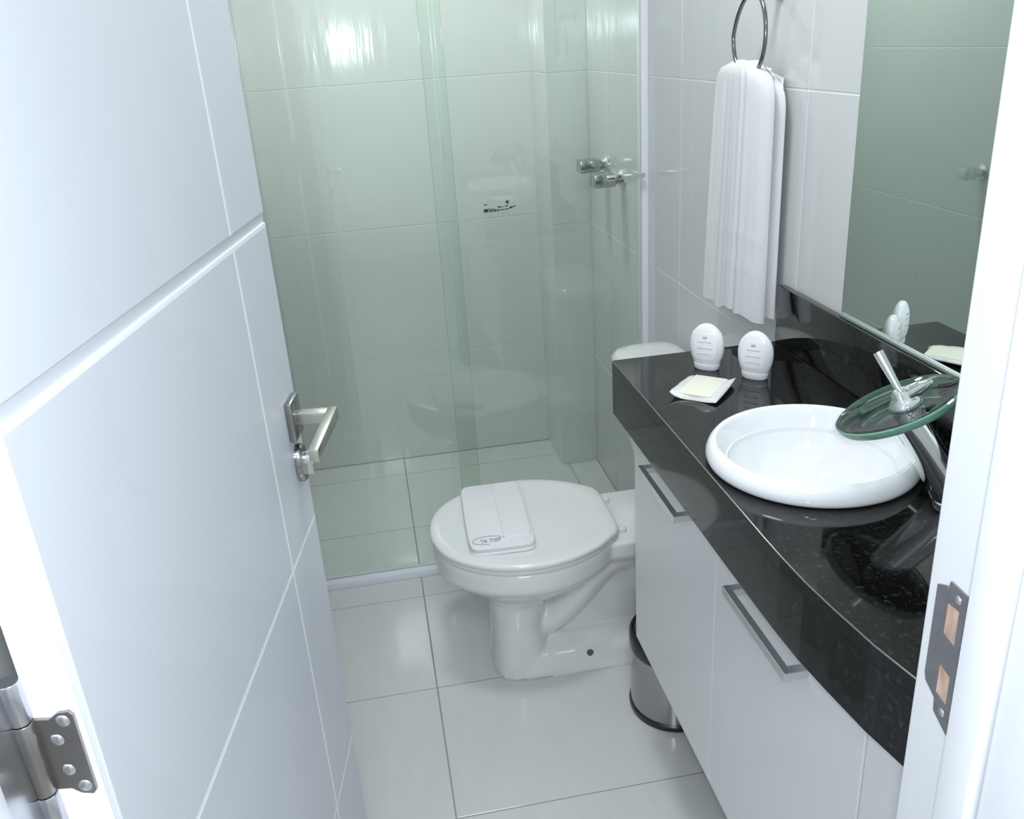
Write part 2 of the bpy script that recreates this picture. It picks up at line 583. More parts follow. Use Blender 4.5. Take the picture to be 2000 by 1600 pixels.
# hinge on the leaf's hinge edge
hz = 1.012
BAR = (-0.0075, -DT - 0.004)
hin = obj('hinge', G().poly([(-DT - 0.004, hz - 0.029), (-DT + 0.012, hz - 0.0285), (-DT + 0.018, hz - 0.033), (-DT + 0.0255, hz - 0.034), (-DT + 0.028, hz - 0.031),
                             (-DT + 0.028, hz + 0.031), (-DT + 0.0255, hz + 0.034), (-DT + 0.018, hz + 0.033), (-DT + 0.012, hz + 0.0285), (-DT - 0.004, hz + 0.029)],
                            [], (1, 2), -0.0026, 0.0002), 'hinge_steel', None)
me = hin.data
for p in me.vertices:
    p.co = (MD @ p.co) - DH
hin.parent = door
hin.location = (0, 0, 0)
tag(hin, 'grey steel butt hinge screwed to the door edge')
for nn, zz in ((-DT + 0.0205, hz + 0.027), (-DT + 0.013, hz + 0.012), (-DT + 0.014, hz - 0.013), (-DT + 0.0215, hz - 0.027)):
    g = G().lathe([(0.0001, 0.0014), (0.003, 0.0013), (0.0044, 0.0006), (0.0048, 0)], 16,
                  MD @ Matrix.Translation((-0.0025, nn, zz)) @ Matrix.Rotation(-math.pi / 2, 4, 'Y'))
    obj('screw', g, 'screw_zinc', hin, True)
for z0, z1, mm in ((hz - 0.029, hz + 0.029, 'hinge_steel'), (hz - 0.0615, hz - 0.030, 'hinge_barrel'), (hz + 0.030, hz + 0.0615, 'hinge_barrel')):
    g = G().lathe([(0.0062, z0), (0.0068, z0 + 0.001), (0.0068, z1 - 0.001), (0.0062, z1)], 24, MD @ Matrix.Translation((BAR[0] + 0.003, BAR[1], 0)))
    obj('knuckle', g, mm, hin, True)
# frame leaf of the hinge, lying on the jamb
g = G().box((JL - 0.0005, 0.4385, hz - 0.062), (JL + 0.0022, 0.486, hz + 0.062), 0.0008, 1)
obj('frame_leaf', g, 'hinge_barrel', hin)

# ------------------------------------------------------------------ shower enclosure
sh = thing('shower_enclosure', 'green-tinted glass shower screen with white aluminium rails across the back', 'shower screen', (0.2, 2.205, 0))
g = G().box((XL, 2.188, 0), (XR, 2.226, 0.022), 0.002, 2)
obj('bottom_rail', g, 'alu_white', sh, True)
g = G().box((XL, 2.183, 1.92), (XR, 2.232, 1.965), 0.002, 2)
obj('top_rail', g, 'alu_white', sh, True)
g = G().box((XR - 0.017, 2.185, 0.022), (XR, 2.228, 1.92), 0.0015, 2)
obj('wall_profile', g, 'alu_white', sh, True)
g = G().box((XL, 2.185, 0.022), (XL + 0.017, 2.228, 1.92), 0.0015, 2)
obj('wall_profile', g, 'alu_white', sh, True)


def pane(x0, x1, y, t=0.006):
    p = obj('glass_panel', G().box((x0, y, 0.0215), (x1, y + t, 1.93)), 'shower_glass', sh)
    return p


pl = pane(XL + 0.016, 0.226, 2.212)
pr = pane(0.174, XR - 0.012, 2.197)
g = G().box((0.2262, 2.2122, 0.0225), (0.2266, 2.2178, 1.92))
obj('polished_edge', g, 'glass_edge', pl)
g = G().box((0.1734, 2.1972, 0.0225), (0.1738, 2.2028, 1.92))
obj('polished_edge', g, 'glass_edge', pr)
# small horizontal pull bar near the wall profile
g = G().box((0.600, 2.158, 1.0785), (0.697, 2.170, 1.0905), 0.0015, 2)
g.box((0.630, 2.169, 1.083), (0.638, 2.1975, 1.089), 0.001, 1)
g.box((0.680, 2.169, 1.083), (0.688, 2.1975, 1.089), 0.001, 1)
obj('pull_bar', g, 'chrome', sh, True)
# small dark printed mark on the right-hand pane
g = G()
YM = 2.1969
for (x, z, w, h) in [(0.292, 1.0225, 0.011, 0.008), (0.3045, 1.0225, 0.0025, 0.009), (0.3085, 1.022, 0.004, 0.008), (0.314, 1.022, 0.003, 0.0085), (0.3185, 1.0225, 0.005, 0.006),
                     (0.325, 1.0235, 0.006, 0.004), (0.3325, 1.0245, 0.012, 0.0025), (0.346, 1.0255, 0.010, 0.0025), (0.357, 1.027, 0.008, 0.0045), (0.366, 1.030, 0.006, 0.003),
                     (0.327, 1.0315, 0.009, 0.003), (0.338, 1.0315, 0.003, 0.003), (0.345, 1.0325, 0.008, 0.0022), (0.293, 1.040, 0.0085, 0.0025), (0.3515, 1.036, 0.002, 0.005), (0.3485, 1.041, 0.0075, 0.006)]:
    g.box((x, YM, z), (x + w, YM + 0.0003, z + h))
obj('printed_mark', g, 'stamp_ink', pr)

# shower valves on the right wall inside the shower
for k, (yv, zv, lb) in enumerate(((2.415, 1.040, 'chrome square-headed shower valve nearer the glass'), (2.572, 1.060, 'chrome square-headed shower valve farther from the glass, higher in the photo'))):
    t = thing('shower_valve', lb, 'shower valve', (XR, yv, zv), 'square chrome shower valves')
    g = G().lathe([(0.027, 0), (0.027, 0.005), (0.020, 0.012), (0.013, 0.018)], 24, Matrix.Translation((XR, yv, zv)) @ Matrix.Rotation(-math.pi / 2, 4, 'Y'))
    obj('escutcheon', g, 'chrome', t, True)
    g = G().lathe([(0.013, 0.01), (0.013, 0.030)], 20, Matrix.Translation((XR, yv, zv)) @ Matrix.Rotation(-math.pi / 2, 4, 'Y'))
    obj('stem', g, 'chrome_dark', t, True)
    g = G().box((XR - 0.086, yv - 0.024, zv - 0.016), (XR - 0.026, yv + 0.024, zv + 0.019), 0.0025, 2)
    obj('square_knob', g, 'valve_chrome', t, True)
# shower tap on the left wall, seen in the mirror
t = thing('shower_tap', 'small chrome tap on the left shower wall, glimpsed in the mirror', 'tap', (XL, 2.30, 0.985))
g = G().lathe([(0.022, 0), (0.022, 0.004), (0.012, 0.01), (0.010, 0.03)], 20, Matrix.Translation((XL, 2.30, 0.985)) @ Matrix.Rotation(math.pi / 2, 4, 'Y'))
obj('stem', g, 'chrome', t, True)
g = G().box((XL + 0.03, 2.283, 0.968), (XL + 0.062, 2.317, 1.002), 0.002, 2)
obj('square_knob', g, 'chrome', t, True)

# ------------------------------------------------------------------ toilet
TY = 1.777
toilet = thing('toilet', 'white ceramic toilet with closed lid between the vanity and the shower', 'toilet', (0.35, TY, 0))
half = [(.056, 0), (.062, .052), (.085, .107), (.13, .153), (.19, .186), (.27, .200), (.345, .190), (.41, .160), (.453, .125), (.474, .100), (.480, .060), (.481, 0)]
full = [Vector((x, y, 0)) for x, y in half] + [Vector((x, -y, 0)) for x, y in half[-2:0:-1]]
outline = spline(full, 5, True)


def egg(z, s=1.0, cx=0.27, sy=None, dx=0.0):
    sy = sy if sy is not None else s
    return [Vector((cx + (p.x - cx) * s + dx, TY + p.y * sy, z)) for p in outline]


def sup(z, x0, x1, hw, e=2.6, n=48, y=TY):
    cx, a = (x0 + x1) / 2, (x1 - x0) / 2
    r = []
    for k in range(n):
        t = 2 * math.pi * k / n
        c, s = math.cos(t), math.sin(t)
        r.append(Vector((cx + a * math.copysign(abs(c) ** (2 / e), c), y + hw * math.copysign(abs(s) ** (2 / e), s), z)))
    return r


g = G()
g.loft([egg(0.20, 0.30, 0.25), egg(0.235, 0.60, 0.27), egg(0.27, 0.80), egg(0.295, 0.93), egg(0.306, 0.972), egg(0.312, 0.985), egg(0.350, 0.985), egg(0.357, 0.97)])   # bowl and rim
g.loft([sup(0.0, 0.172, 0.318, 0.098, 2.8), sup(0.015, 0.174, 0.316, 0.096, 2.8), sup(0.06, 0.178, 0.312, 0.092, 2.6), sup(0.14, 0.180, 0.305, 0.090, 2.4), sup(0.20, 0.176, 0.315, 0.096, 2.4),
        sup(0.25, 0.160, 0.36, 0.12, 2.2), sup(0.285, 0.14, 0.40, 0.14, 2.2)])                                                                                # front pedestal
g.loft([sup(0.0, 0.18, 0.66, 0.104, 5), sup(0.012, 0.182, 0.658, 0.103, 5), sup(0.050, 0.19, 0.65, 0.094, 5), sup(0.060, 0.195, 0.645, 0.086, 5), sup(0.074, 0.21, 0.63, 0.064, 4), sup(0.084, 0.24, 0.60, 0.050, 3)])   # foot
g.loft([sup(0.05, 0.27, 0.64, 0.036, 4), sup(0.20, 0.26, 0.65, 0.036, 4), sup(0.33, 0.25, 0.66, 0.05, 4)])                                                  # solid web behind the pedestal
path = spline([(0.285, TY, 0.115), (0.335, TY, 0.135), (0.395, TY, 0.195), (0.455, TY, 0.262), (0.515, TY, 0.275), (0.560, TY, 0.225), (0.580, TY, 0.15), (0.580, TY, 0.06)], 6)
g.tube(path, [0.045 + 0.006 * math.sin(i / len(path) * 3.1) for i in range(len(path))], 20, squash=(1.55, 1.0))                                             # trapway
g.loft([sup(0.285, 0.40, 0.60, 0.085, 4), sup(0.312, 0.40, 0.69, 0.118, 6), sup(0.318, 0.40, 0.695, 0.122, 6), sup(0.352, 0.40, 0.695, 0.122, 6), sup(0.357, 0.40, 0.69, 0.118, 6)])   # tank deck
bowl = obj('bowl', g, 'ceramic', toilet, True, angle=180)
md = bowl.modifiers.new('fuse', 'REMESH')
md.mode = 'VOXEL'
md.voxel_size = 0.0045
md.use_smooth_shade = True
ms = bowl.modifiers.new('soften', 'SMOOTH')
ms.factor = 0.5
ms.iterations = 4
# seat and lid
g = G().loft([egg(0.3575, 0.97), egg(0.360, 0.985), egg(0.366, 0.988), egg(0.3685, 0.975)])
obj('seat', g, 'lid_plastic', toilet, True)
g = G().loft([egg(0.369, 0.985), egg(0.3715, 1.0), egg(0.379, 1.003), egg(0.3835, 0.992), egg(0.3855, 0.965), egg(0.3862, 0.90), egg(0.3853, 0.84), egg(0.3835, 0.76), egg(0.383, 0.5), egg(0.383, 0.2)])
obj('lid', g, 'lid_plastic', toilet, True, angle=60)
for s in (-1, 1):
    g = G().loft([sup(0.357, 0.481, 0.503, 0.011, 2, 24, TY + s * 0.072), sup(0.366, 0.481, 0.503, 0.011, 2, 24, TY + s * 0.072), sup(0.370, 0.484, 0.500, 0.008, 2, 24, TY + s * 0.072), sup(0.3715, 0.489, 0.495, 0.003, 2, 24, TY + s * 0.072)])
    obj('lid_hinge', g, 'lid_plastic', toilet, True)
# tank and its lid
g = G().loft([sup(0.357, 0.60, 0.695, 0.110, 5), sup(0.38, 0.585, 0.70, 0.125, 5), sup(0.55, 0.555, 0.70, 0.160, 5), sup(0.685, 0.540, 0.70, 0.176, 5)])
obj('tank', g, 'ceramic', toilet, True)
g = G().loft([sup(0.685, 0.536, 0.703, 0.181, 5), sup(0.69, 0.530, 0.705, 0.186, 5), sup(0.705, 0.530, 0.705, 0.186, 5), sup(0.718, 0.540, 0.700, 0.178, 4.5), sup(0.726, 0.565, 0.69, 0.155, 4), sup(0.728, 0.59, 0.67, 0.12, 3)])
obj('tank_lid', g, 'ceramic', toilet, True, angle=50)
g = G().lathe([(0.0095, 0), (0.0095, 0.003), (0.006, 0.0055), (0.001, 0.006)], 16, Matrix.Translation((0.402, TY - 0.091, 0.045)) @ Matrix.Rotation(math.pi / 2, 4, 'X'))
tag(obj('bolt_cap', g, 'rubber_cap', toilet, True), 'small dark bolt cap on the toilet foot')
g = G().tube([(0.60, TY - 0.12, 0.33), (0.60, TY - 0.125, 0.25), (0.62, TY - 0.12, 0.20), (0.67, TY - 0.10, 0.18), (XR - 0.002, TY - 0.10, 0.18)], 0.006, 10)
obj('water_hose', g, 'hose_white', toilet, True)

# folded towel on the lid
ft = thing('folded_towel', 'small folded white towel with a grey emblem lying on the toilet lid', 'towel', (0.215, 1.79, 0.383))
rot = Matrix.Translation((0.214, 1.788, 0.0)) @ Matrix.Rotation(math.radians(-2.5), 4, 'Z')


def pad(w, l, z0, z1, dx=0.0, dy=0.0, wob=0.0015, seed=0):
    """soft rounded slab"""
    nx, ny = 18, 30
    rnd = random.Random(seed)
    ph = [rnd.uniform(0, 6) for _ in range(4)]
    rings = []
    t = (z1 - z0) / 2
    prof = [(-1.0, 0.0), (-0.75, 0.75), (0.0, 1.0), (0.75, 0.75), (1.0, 0.0)]
    rings = []
    for a, b in prof:
        ring_ = []
        inset = t * 0.9 * (1 - b)
        hw, hl = w / 2 - inset, l / 2 - inset
        n = 64
        for k in range(n):
            an = 2 * math.pi * k / n
            c, s = math.cos(an), math.sin(an)
            e = 9
            x = hw * math.copysign(abs(c) ** (2 / e), c)
            y = hl * math.copysign(abs(s) ** (2 / e), s)
            z = (z0 + z1) / 2 + a * t + wob * math.sin(18 * y + ph[0]) * (1 if a > 0 else 0.3)
            x += wob * 0.8 * math.sin(30 * y + ph[1])
            ring_.append(rot @ Vector((x + dx, y + dy, z)))
        rings.append(ring_)
    return rings


for k, (w, l, z0, z1, dx, dy) in enumerate(((0.150, 0.300, 0.3835, 0.3905, 0, 0), (0.146, 0.296, 0.3895, 0.3965, 0.001, 0.002), (0.148, 0.298, 0.3955, 0.4035, -0.001, 0.0))):
    g = G().loft(pad(w, l, z0, z1, dx, dy, 0.0008, k))
    obj('folded_layer', g, 'terry_fold', ft, True, angle=60)
g = G().loft(pad(0.066, 0.262, 0.4005, 0.4062, 0.036, 0.016, 0.0006, 9))
obj('folded_flap', g, 'terry_fold', ft, True, angle=60)
g = G()
ze = 0.4046
EC = rot @ Vector((-0.030, -0.118, 0))
pts_o = [Vector((EC.x + 0.036 * math.cos(t) - 0.003 * math.sin(t), EC.y + 0.017 * math.sin(t), ze)) for t in [math.radians(10 + 255 * k / 30) for k in range(31)]]
g.tube(pts_o, 0.0008, 6)
for dx, dy, w, h in ((-0.017, -0.005, 0.012, 0.002), (-0.017, 0.0, 0.002, 0.008), (-0.011, -0.001, 0.008, 0.0018), (-0.017, 0.004, 0.012, 0.002), (-0.007, -0.003, 0.002, 0.006),
                     (0.003, -0.006, 0.020, 0.002), (0.003, 0.004, 0.024, 0.0022), (0.003, 0.0, 0.002, 0.008), (0.012, -0.001, 0.014, 0.003), (0.024, 0.0, 0.002, 0.008)):
    g.box((EC.x + dx, EC.y + dy - 0.002, ze - 0.0008), (EC.x + dx + w, EC.y + dy - 0.002 + h, ze + 0.0002))
tag(obj('emblem', g, 'emblem_thread', ft), 'grey oval emblem stitched near the towel edge')

# ------------------------------------------------------------------ waste bin
bc = (0.556, 1.525)
bn = thing('waste_bin', 'small round steel waste bin with black collar beside the vanity', 'waste bin', (*bc, 0))
MB = Matrix.Translation((*bc, 0))
obj('base_ring', G().lathe([(0.094, 0), (0.0995, 0.002), (0.1005, 0.014), (0.097, 0.018)], 48, MB), 'black_plastic', bn, True)
obj('body', G().lathe([(0.0965, 0.012), (0.0965, 0.165)], 48, MB), 'brushed_steel', bn, True)
obj('collar', G().lathe([(0.0975, 0.163), (0.099, 0.167), (0.099, 0.200), (0.096, 0.2045), (0.092, 0.205), (0.090, 0.198)], 48, MB), 'black_plastic', bn, True)
obj('swing_lid', G().lathe([(0.0905, 0.197), (0.089, 0.206), (0.075, 0.222), (0.05, 0.232), (0.02, 0.236), (0.001, 0.2365)], 48, MB), 'bin_lid', bn, True)

# ------------------------------------------------------------------ vanity cabinet
CXF, CY0, CY1, CZ0, CZ1 = 0.430, 0.560, 1.400, 0.300, 0.864
vc = thing('vanity_cabinet', 'white wall-hung vanity cabinet with two doors under the black counter', 'cabinet', (0.57, 0.98, CZ0))
g = G().box((CXF + 0.018, CY0, CZ0), (XR - 0.001, CY1, CZ0 + 0.018), 0.0008, 1)
g.box((CXF + 0.018, CY0, CZ0 + 0.0175), (XR - 0.001, CY0 + 0.018, CZ1), 0.0008, 1)
g.box((CXF + 0.018, CY1 - 0.018, CZ0 + 0.0175), (XR - 0.001, CY1, CZ1), 0.0008, 1)
g.box((XR - 0.012, CY0 + 0.0175, CZ0 + 0.0175), (XR - 0.001, CY1 - 0.0175, CZ1), 0.0008, 1)
obj('body', g, 'laminate', vc)
obj('filler_strip', G().box((CXF + 0.0015, CY0, CZ0), (CXF + 0.019, 0.623, CZ1), 0.0012, 2), 'laminate', vc)
HX = 0.400
for y0, y1, ha, hb in ((1.0135, CY1, 1.107, 1.287), (0.6245, 1.0125, 0.741, 0.921)):
    d = obj('door', G().box((CXF, y0, CZ0), (CXF + 0.0175, y1, CZ1), 0.0015, 2), 'laminate', vc)
    zh = 0.735
    g = G().box((HX, ha, zh - 0.006), (HX + 0.010, hb, zh + 0.006), 0.0008, 1)
    g.box((HX + 0.009, ha + 0.0003, zh - 0.0057), (CXF + 0.001, ha + 0.013, zh + 0.0057), 0.0008, 1)
    g.box((HX + 0.009, hb - 0.013, zh - 0.0057), (CXF + 0.001, hb - 0.0003, zh + 0.0057), 0.0008, 1)
    tag(obj('handle', g, 'handle_chrome', d), 'chrome bar handle')

# ------------------------------------------------------------------ countertop
CT = 0.885
BC = (0.535, 0.963)
ct = thing('vanity_countertop', 'polished black granite countertop with tall apron and backsplash', 'countertop', (0.55, 0.95, CT - 0.1))
fe = [(0.396, 1.418), (0.396, 0.80), (0.3965, 0.76), (0.3985, 0.71), (0.4035, 0.66), (0.411, 0.60), (0.421, 0.55), (0.432, 0.50), (0.4345, 0.4885)]
outer = fe + [(XR - 0.0005, 0.4885), (XR - 0.0005, 1.418)]
hole = [(BC[0] + 0.108 * math.cos(2 * math.pi * k / 40), BC[1] + 0.108 * math.sin(2 * math.pi * k / 40)) for k in range(40)]
obj('top_slab', G().poly(outer, [hole], (0, 1), CT - 0.02, CT), 'granite', ct)
inner = [(x + 0.02, y) for x, y in fe]
inner[0] = (fe[0][0] + 0.02, fe[0][1] - 0.02)
ap = fe + inner[::-1][:-1] + [(fe[0][0] + 0.02, 1.398), (XR - 0.002, 1.398), (XR - 0.002, 1.418)]
g = G().poly(ap, [], (0, 1), CT - 0.1, CT - 0.0204)
obj('apron', g, 'granite', ct)
g = G().tube([(x + 0.0006, y, CT - 0.0005) for x, y in fe], 0.0009, 8)  # grey line paints the highlight on the polished edge
tag(obj('edge_glint_line', g, 'edge_glint', ct, True), 'thin grey line painting the highlight along the counter front edge')
g = G().box((0.700, 0.4885, CT + 0.0004), (XR - 0.0005, 1.418, CT + 0.104), 0.0015, 2)
obj('backsplash', g, 'granite', ct, True)

# mirror
g = G().box((0.7095, 0.4895, CT + 0.1045), (XR - 0.0002, 1.218, 1.95), 0.0)
mir = tag(obj('wall_mirror', g, 'mirror_edge', origin=(0.712, 0.85, CT + 0.1045)), 'frameless wall mirror above the black backsplash', 'mirror')
g = G().box((0.7090, 0.4905, CT + 0.106), (0.7096, 1.217, 1.949))
obj('mirror_face', g, 'mirror_silver', mir)
g = G().box((0.7045, 0.4895, CT + 0.1043), (0.7092, 1.217, CT + 0.1105), 0.0012, 2)  # added strip stands in for the bright reflection on the mirror's lower bevel
tag(obj('bottom_edge_glint', g, 'handle_chrome', mir, True), 'added bright strip imitating the glint on the mirror bottom edge')

# ------------------------------------------------------------------ basin
MBn = Matrix.Translation((BC[0], BC[1], CT))
bs = thing('wash_basin', 'round white ceramic wash basin set on the black counter', 'basin', (BC[0], BC[1], CT))
prof = [(0.104, -0.012), (0.106, 0.0005), (0.130, 0.0005), (0.1335, 0.003), (0.1352, 0.008), (0.1345, 0.0145), (0.1315, 0.0215), (0.1270, 0.0265), (0.1235, 0.0278), (0.1210, 0.0268), (0.1190, 0.0240),
        (0.1140, 0.0135), (0.1070, -0.002), (0.0985, -0.019), (0.0880, -0.035), (0.0740, -0.049), (0.0560, -0.059), (0.0360, -0.065), (0.0165, -0.0675)]
obj('bowl', G().lathe(prof, 72, MBn, (False, False)), 'ceramic_basin', bs, True, angle=70)
obj('drain', G().lathe([(0.018, -0.0678), (0.018, -0.0662), (0.014, -0.0655), (0.001, -0.066)], 28, MBn), 'chrome', bs, True)

# ------------------------------------------------------------------ waterfall faucet
FB = Vector((0.640, 0.812, CT))
FT = Vector((0.583, 0.852, 0.990))
fa = thing('waterfall_faucet', 'chrome waterfall faucet with a tilted round glass plate and lever', 'faucet', FB)
obj('base', G().lathe([(0.026, 0.0003), (0.026, 0.004), (0.023, 0.008)], 32, Matrix.Translation(FB)), 'chrome', fa, True)
ax = (FT - FB)
pts = [FB + ax * t + Vector((0, 0, 0.012 * math.sin(math.pi * t) * 0.3)) for t in [k / 10 for k in range(11)]]
obj('column', G().tube(pts, [0.0235 - 0.003 * t / 10 for t in range(11)], 28, squash=(1.15, 0.9)), 'chrome', fa, True, angle=50)
tilt = math.radians(26)
dirn = Vector((-0.84, 0.54, 0)).normalized()
axis = Vector((0, 0, 1)).cross(dirn).normalized()
MF = Matrix.Translation(FT) @ Matrix.Rotation(tilt, 4, axis)
disc = obj('glass_plate', G().lathe([(0.001, 0.0), (0.045, 0.0005), (0.062, 0.003), (0.070, 0.0075), (0.0715, 0.012), (0.070, 0.0135), (0.063, 0.0105), (0.045, 0.007), (0.001, 0.0065)], 64, MF, (False, False)),
           'faucet_glass', fa, True, angle=40)
obj('plate_rim', G().lathe([(0.0690, 0.0045), (0.0722, 0.0085), (0.0725, 0.0128), (0.0706, 0.0142), (0.0712, 0.0085)], 64, MF, (False, False)), 'glass_edge', disc, True)
obj('hub', G().lathe([(0.019, 0.0066), (0.0195, 0.010), (0.016, 0.016), (0.0115, 0.020), (0.011, 0.026), (0.006, 0.030), (0.001, 0.031)], 32, MF @ Matrix.Translation((0.008, -0.003, 0))), 'chrome', fa, True, angle=50)
hubp = MF @ Vector((0.008, -0.003, 0.022))
g = G().tube([hubp + Vector((0.002, -0.004, 0)), hubp + Vector((0.018, -0.004, 0.008)), hubp + Vector((0.034, -0.002, 0.013))], [0.010, 0.008, 0.0035], 16)
obj('spout_cap', g, 'chrome', fa, True, angle=50)
le = Vector((0.5655, 0.884, 1.058))
d0 = le - hubp
g = G().tube([hubp, hubp + d0 * 0.35, hubp + d0 * 0.8, le], [0.0042, 0.0045, 0.0058, 0.0060], 16)
obj('lever', g, 'handle_chrome', fa, True, angle=50)

# ------------------------------------------------------------------ amenities on the counter
def ell(z, w, d, M, n=40, e=2.2):
    r = []
    for k in range(n):
        t = 2 * math.pi * k / n
        c, s = math.cos(t), math.sin(t)
        r.append(M @ Vector((w / 2 * math.copysign(abs(c) ** (2 / e), c), d / 2 * math.copysign(abs(s) ** (2 / e), s), z)))
    return r


def bottle(x, y, ang, lean, label):
    t = thing('toiletry_bottle', label, 'bottle', (x, y, CT), 'white hotel toiletry bottles')
    M = Matrix.Translation((x, y, CT)) @ Matrix.Rotation(ang, 4, 'Z') @ Matrix.Rotation(lean, 4, 'X')
    g = G().loft([ell(0.0004, 0.039, 0.0225, M), ell(0.002, 0.042, 0.0245, M), ell(0.010, 0.045, 0.0255, M), ell(0.0112, 0.0445, 0.025, M)])
    obj('cap', g, 'bottle_plastic', t, True)
    body = [(0.0112, 0.043, 0.024), (0.016, 0.048, 0.025), (0.024, 0.054, 0.0262), (0.034, 0.058, 0.0265), (0.045, 0.059, 0.0255), (0.056, 0.0555, 0.0235), (0.065, 0.048, 0.0205), (0.072, 0.0355, 0.0165), (0.077, 0.023, 0.0115), (0.0795, 0.010, 0.006)]
    g = G().loft([ell(z, w, d, M) for z, w, d in body])
    obj('body', g, 'bottle_plastic', t, True, angle=60)
    # raised label plate following the front
    def front(x, z):
        for (za, wa, da), (zb, wb, db) in zip(body[:-1], body[1:]):
            if za <= z <= zb:
                q = (z - za) / (zb - za)
                w, d = wa + (wb - wa) * q, da + (db - da) * q
                return -d / 2 * max(0.0, 1 - (2 * abs(x) / w) ** 2.2) ** (1 / 2.2)
        return 0.0
    rings = []
    for z, hw in ((0.0200, 0.012), (0.0205, 0.0155), (0.027, 0.0190), (0.036, 0.0205), (0.045, 0.0205), (0.053, 0.0190), (0.060, 0.0155), (0.0655, 0.0105), (0.066, 0.007)):
        ed = z < 0.0203 or z > 0.0658
        rings.append([M @ Vector((hw * a, front(hw * a, z) + (0.0006 if ed or abs(a) == 1 else -0.0007), z)) for a in (-1, -0.97, -0.7, -0.35, 0, 0.35, 0.7, 0.97, 1)])
    g = G().loft(rings, (False, False), closed=False)
    lp = obj('label_plate', g, 'bottle_label', t, True)
    g = G()
    for z, w, hh in ((0.0565, 0.007, 0.004), (0.0505, 0.022, 0.0012), (0.0400, 0.024, 0.0012), (0.0300, 0.024, 0.0010)):
        yf = front(0, z + hh / 2) - 0.0007
        g.box((-w / 2, yf - 0.0002, z), (w / 2, yf + 0.0022, z + hh), 0, 1, M)
    obj('print_line', g, 'bottle_print', lp)
    return t


bottle(0.536, 1.328, math.radians(-41), math.radians(2), 'white hotel toiletry bottle nearer the counter end, left of the pair')
bottle(0.592, 1.262, math.radians(-45), math.radians(1), 'white hotel toiletry bottle nearer the backsplash, right of the pair')

# wrapped soap
sc_ = Vector((0.4925, 1.2335, CT))
so = thing('wrapped_soap', 'flat cream soap in a clear crimped wrapper in front of the bottles', 'soap', sc_)
e1 = Vector((0.0546 + 0.0449, -0.0485 - 0.0459, 0)).normalized()          # long side direction
ms_ = Matrix.Translation(sc_) @ Matrix.Rotation(math.radians(-41), 4, 'Z')


def pillow(nx, ny, hx, hy, hgt, base, curl):
    top, bot = [], []
    rnd = random.Random(3)
    for j in range(ny + 1):
        for i in range(nx + 1):
            u, v = 2 * i / nx - 1, 2 * j / ny - 1
            p = max(0.0, (1 - abs(u) ** 3.0)) * max(0.0, (1 - abs(v) ** 4.0))
            x = hx * u * (1 - 0.05 * v * v)
            y = hy * v * (1 - 0.04 * math.cos(3 * u))
            lift = curl * abs(u) ** 3 * (1 + 0.5 * v * u)
            w = rnd.uniform(-1, 1) * 0.0006 * (0.2 + abs(u))
            top.append(ms_ @ Vector((x, y, base + 0.0008 + hgt * p ** 0.5 + lift + w)))
            bot.append(ms_ @ Vector((x, y, base + lift * 0.95)))
    n = nx + 1
    vs = top + bot
    k = len(top)
    fs = []
    for j in range(ny):
        for i in range(nx):
            a = j * n + i
            fs.append((a, a + 1, a + n + 1, a + n))
            fs.append((k + a + n, k + a + n + 1, k + a + 1, k + a))
    for i in range(nx):
        fs.append((i + 1, i, k + i, k + i + 1))
        a = ny * n + i
        fs.append((a, a + 1, k + a + 1, k + a))
    for j in range(ny):
        a = j * n
        fs.append((a, a + n, k + a + n, k + a))
        a = j * n + nx
        fs.append((a + n, a, k + a, k + a + n))
    return vs, fs


g = G().add(*pillow(20, 18, 0.0395, 0.0455, 0.0085, 0.0004, 0.007))
obj('wrapper', g, 'wrapper_film', so, True, angle=80)
g = G().box((-0.0275, -0.0405, 0.003), (0.0275, 0.0405, 0.0108), 0.003, 3, ms_)
obj('soap_bar', g, 'soap_cream', so, True, angle=50)

# ------------------------------------------------------------------ towel ring and hand towel
RY, RZ, RX = 1.508, 1.398, 0.668
tr = thing('towel_ring', 'chrome towel ring mounted on the right wall', 'towel ring', (XR, RY, 1.462))
g = G().lathe([(0.019, 0), (0.019, 0.005), (0.010, 0.009), (0.008, 0.04)], 24, Matrix.Translation((XR, RY - 0.012, 1.468)) @ Matrix.Rotation(-math.pi / 2, 4, 'Y'))
g.box((RX - 0.006, RY - 0.019, 1.456), (RX + 0.012, RY - 0.005, 1.476), 0.002, 2)
obj('wall_mount', g, 'ring_metal', tr, True)
g = G()
rp = []
for k in range(48):
    t = 2 * math.pi * k / 48
    rp.append((RX, RY + 0.064 * math.sin(t) * (1.0 - 0.12 * max(0, math.cos(t))) - 0.010 * max(0, math.cos(t)), RZ + 0.066 * math.cos(t)))
g.tube(rp, 0.0035, 10, closed=True)
obj('ring', g, 'ring_metal', tr, True, angle=80)

tw = thing('hand_towel', 'long white hand towel hanging in folds from the towel ring', 'towel', (0.68, 1.53, 0.91))
NU, NV = 96, 44


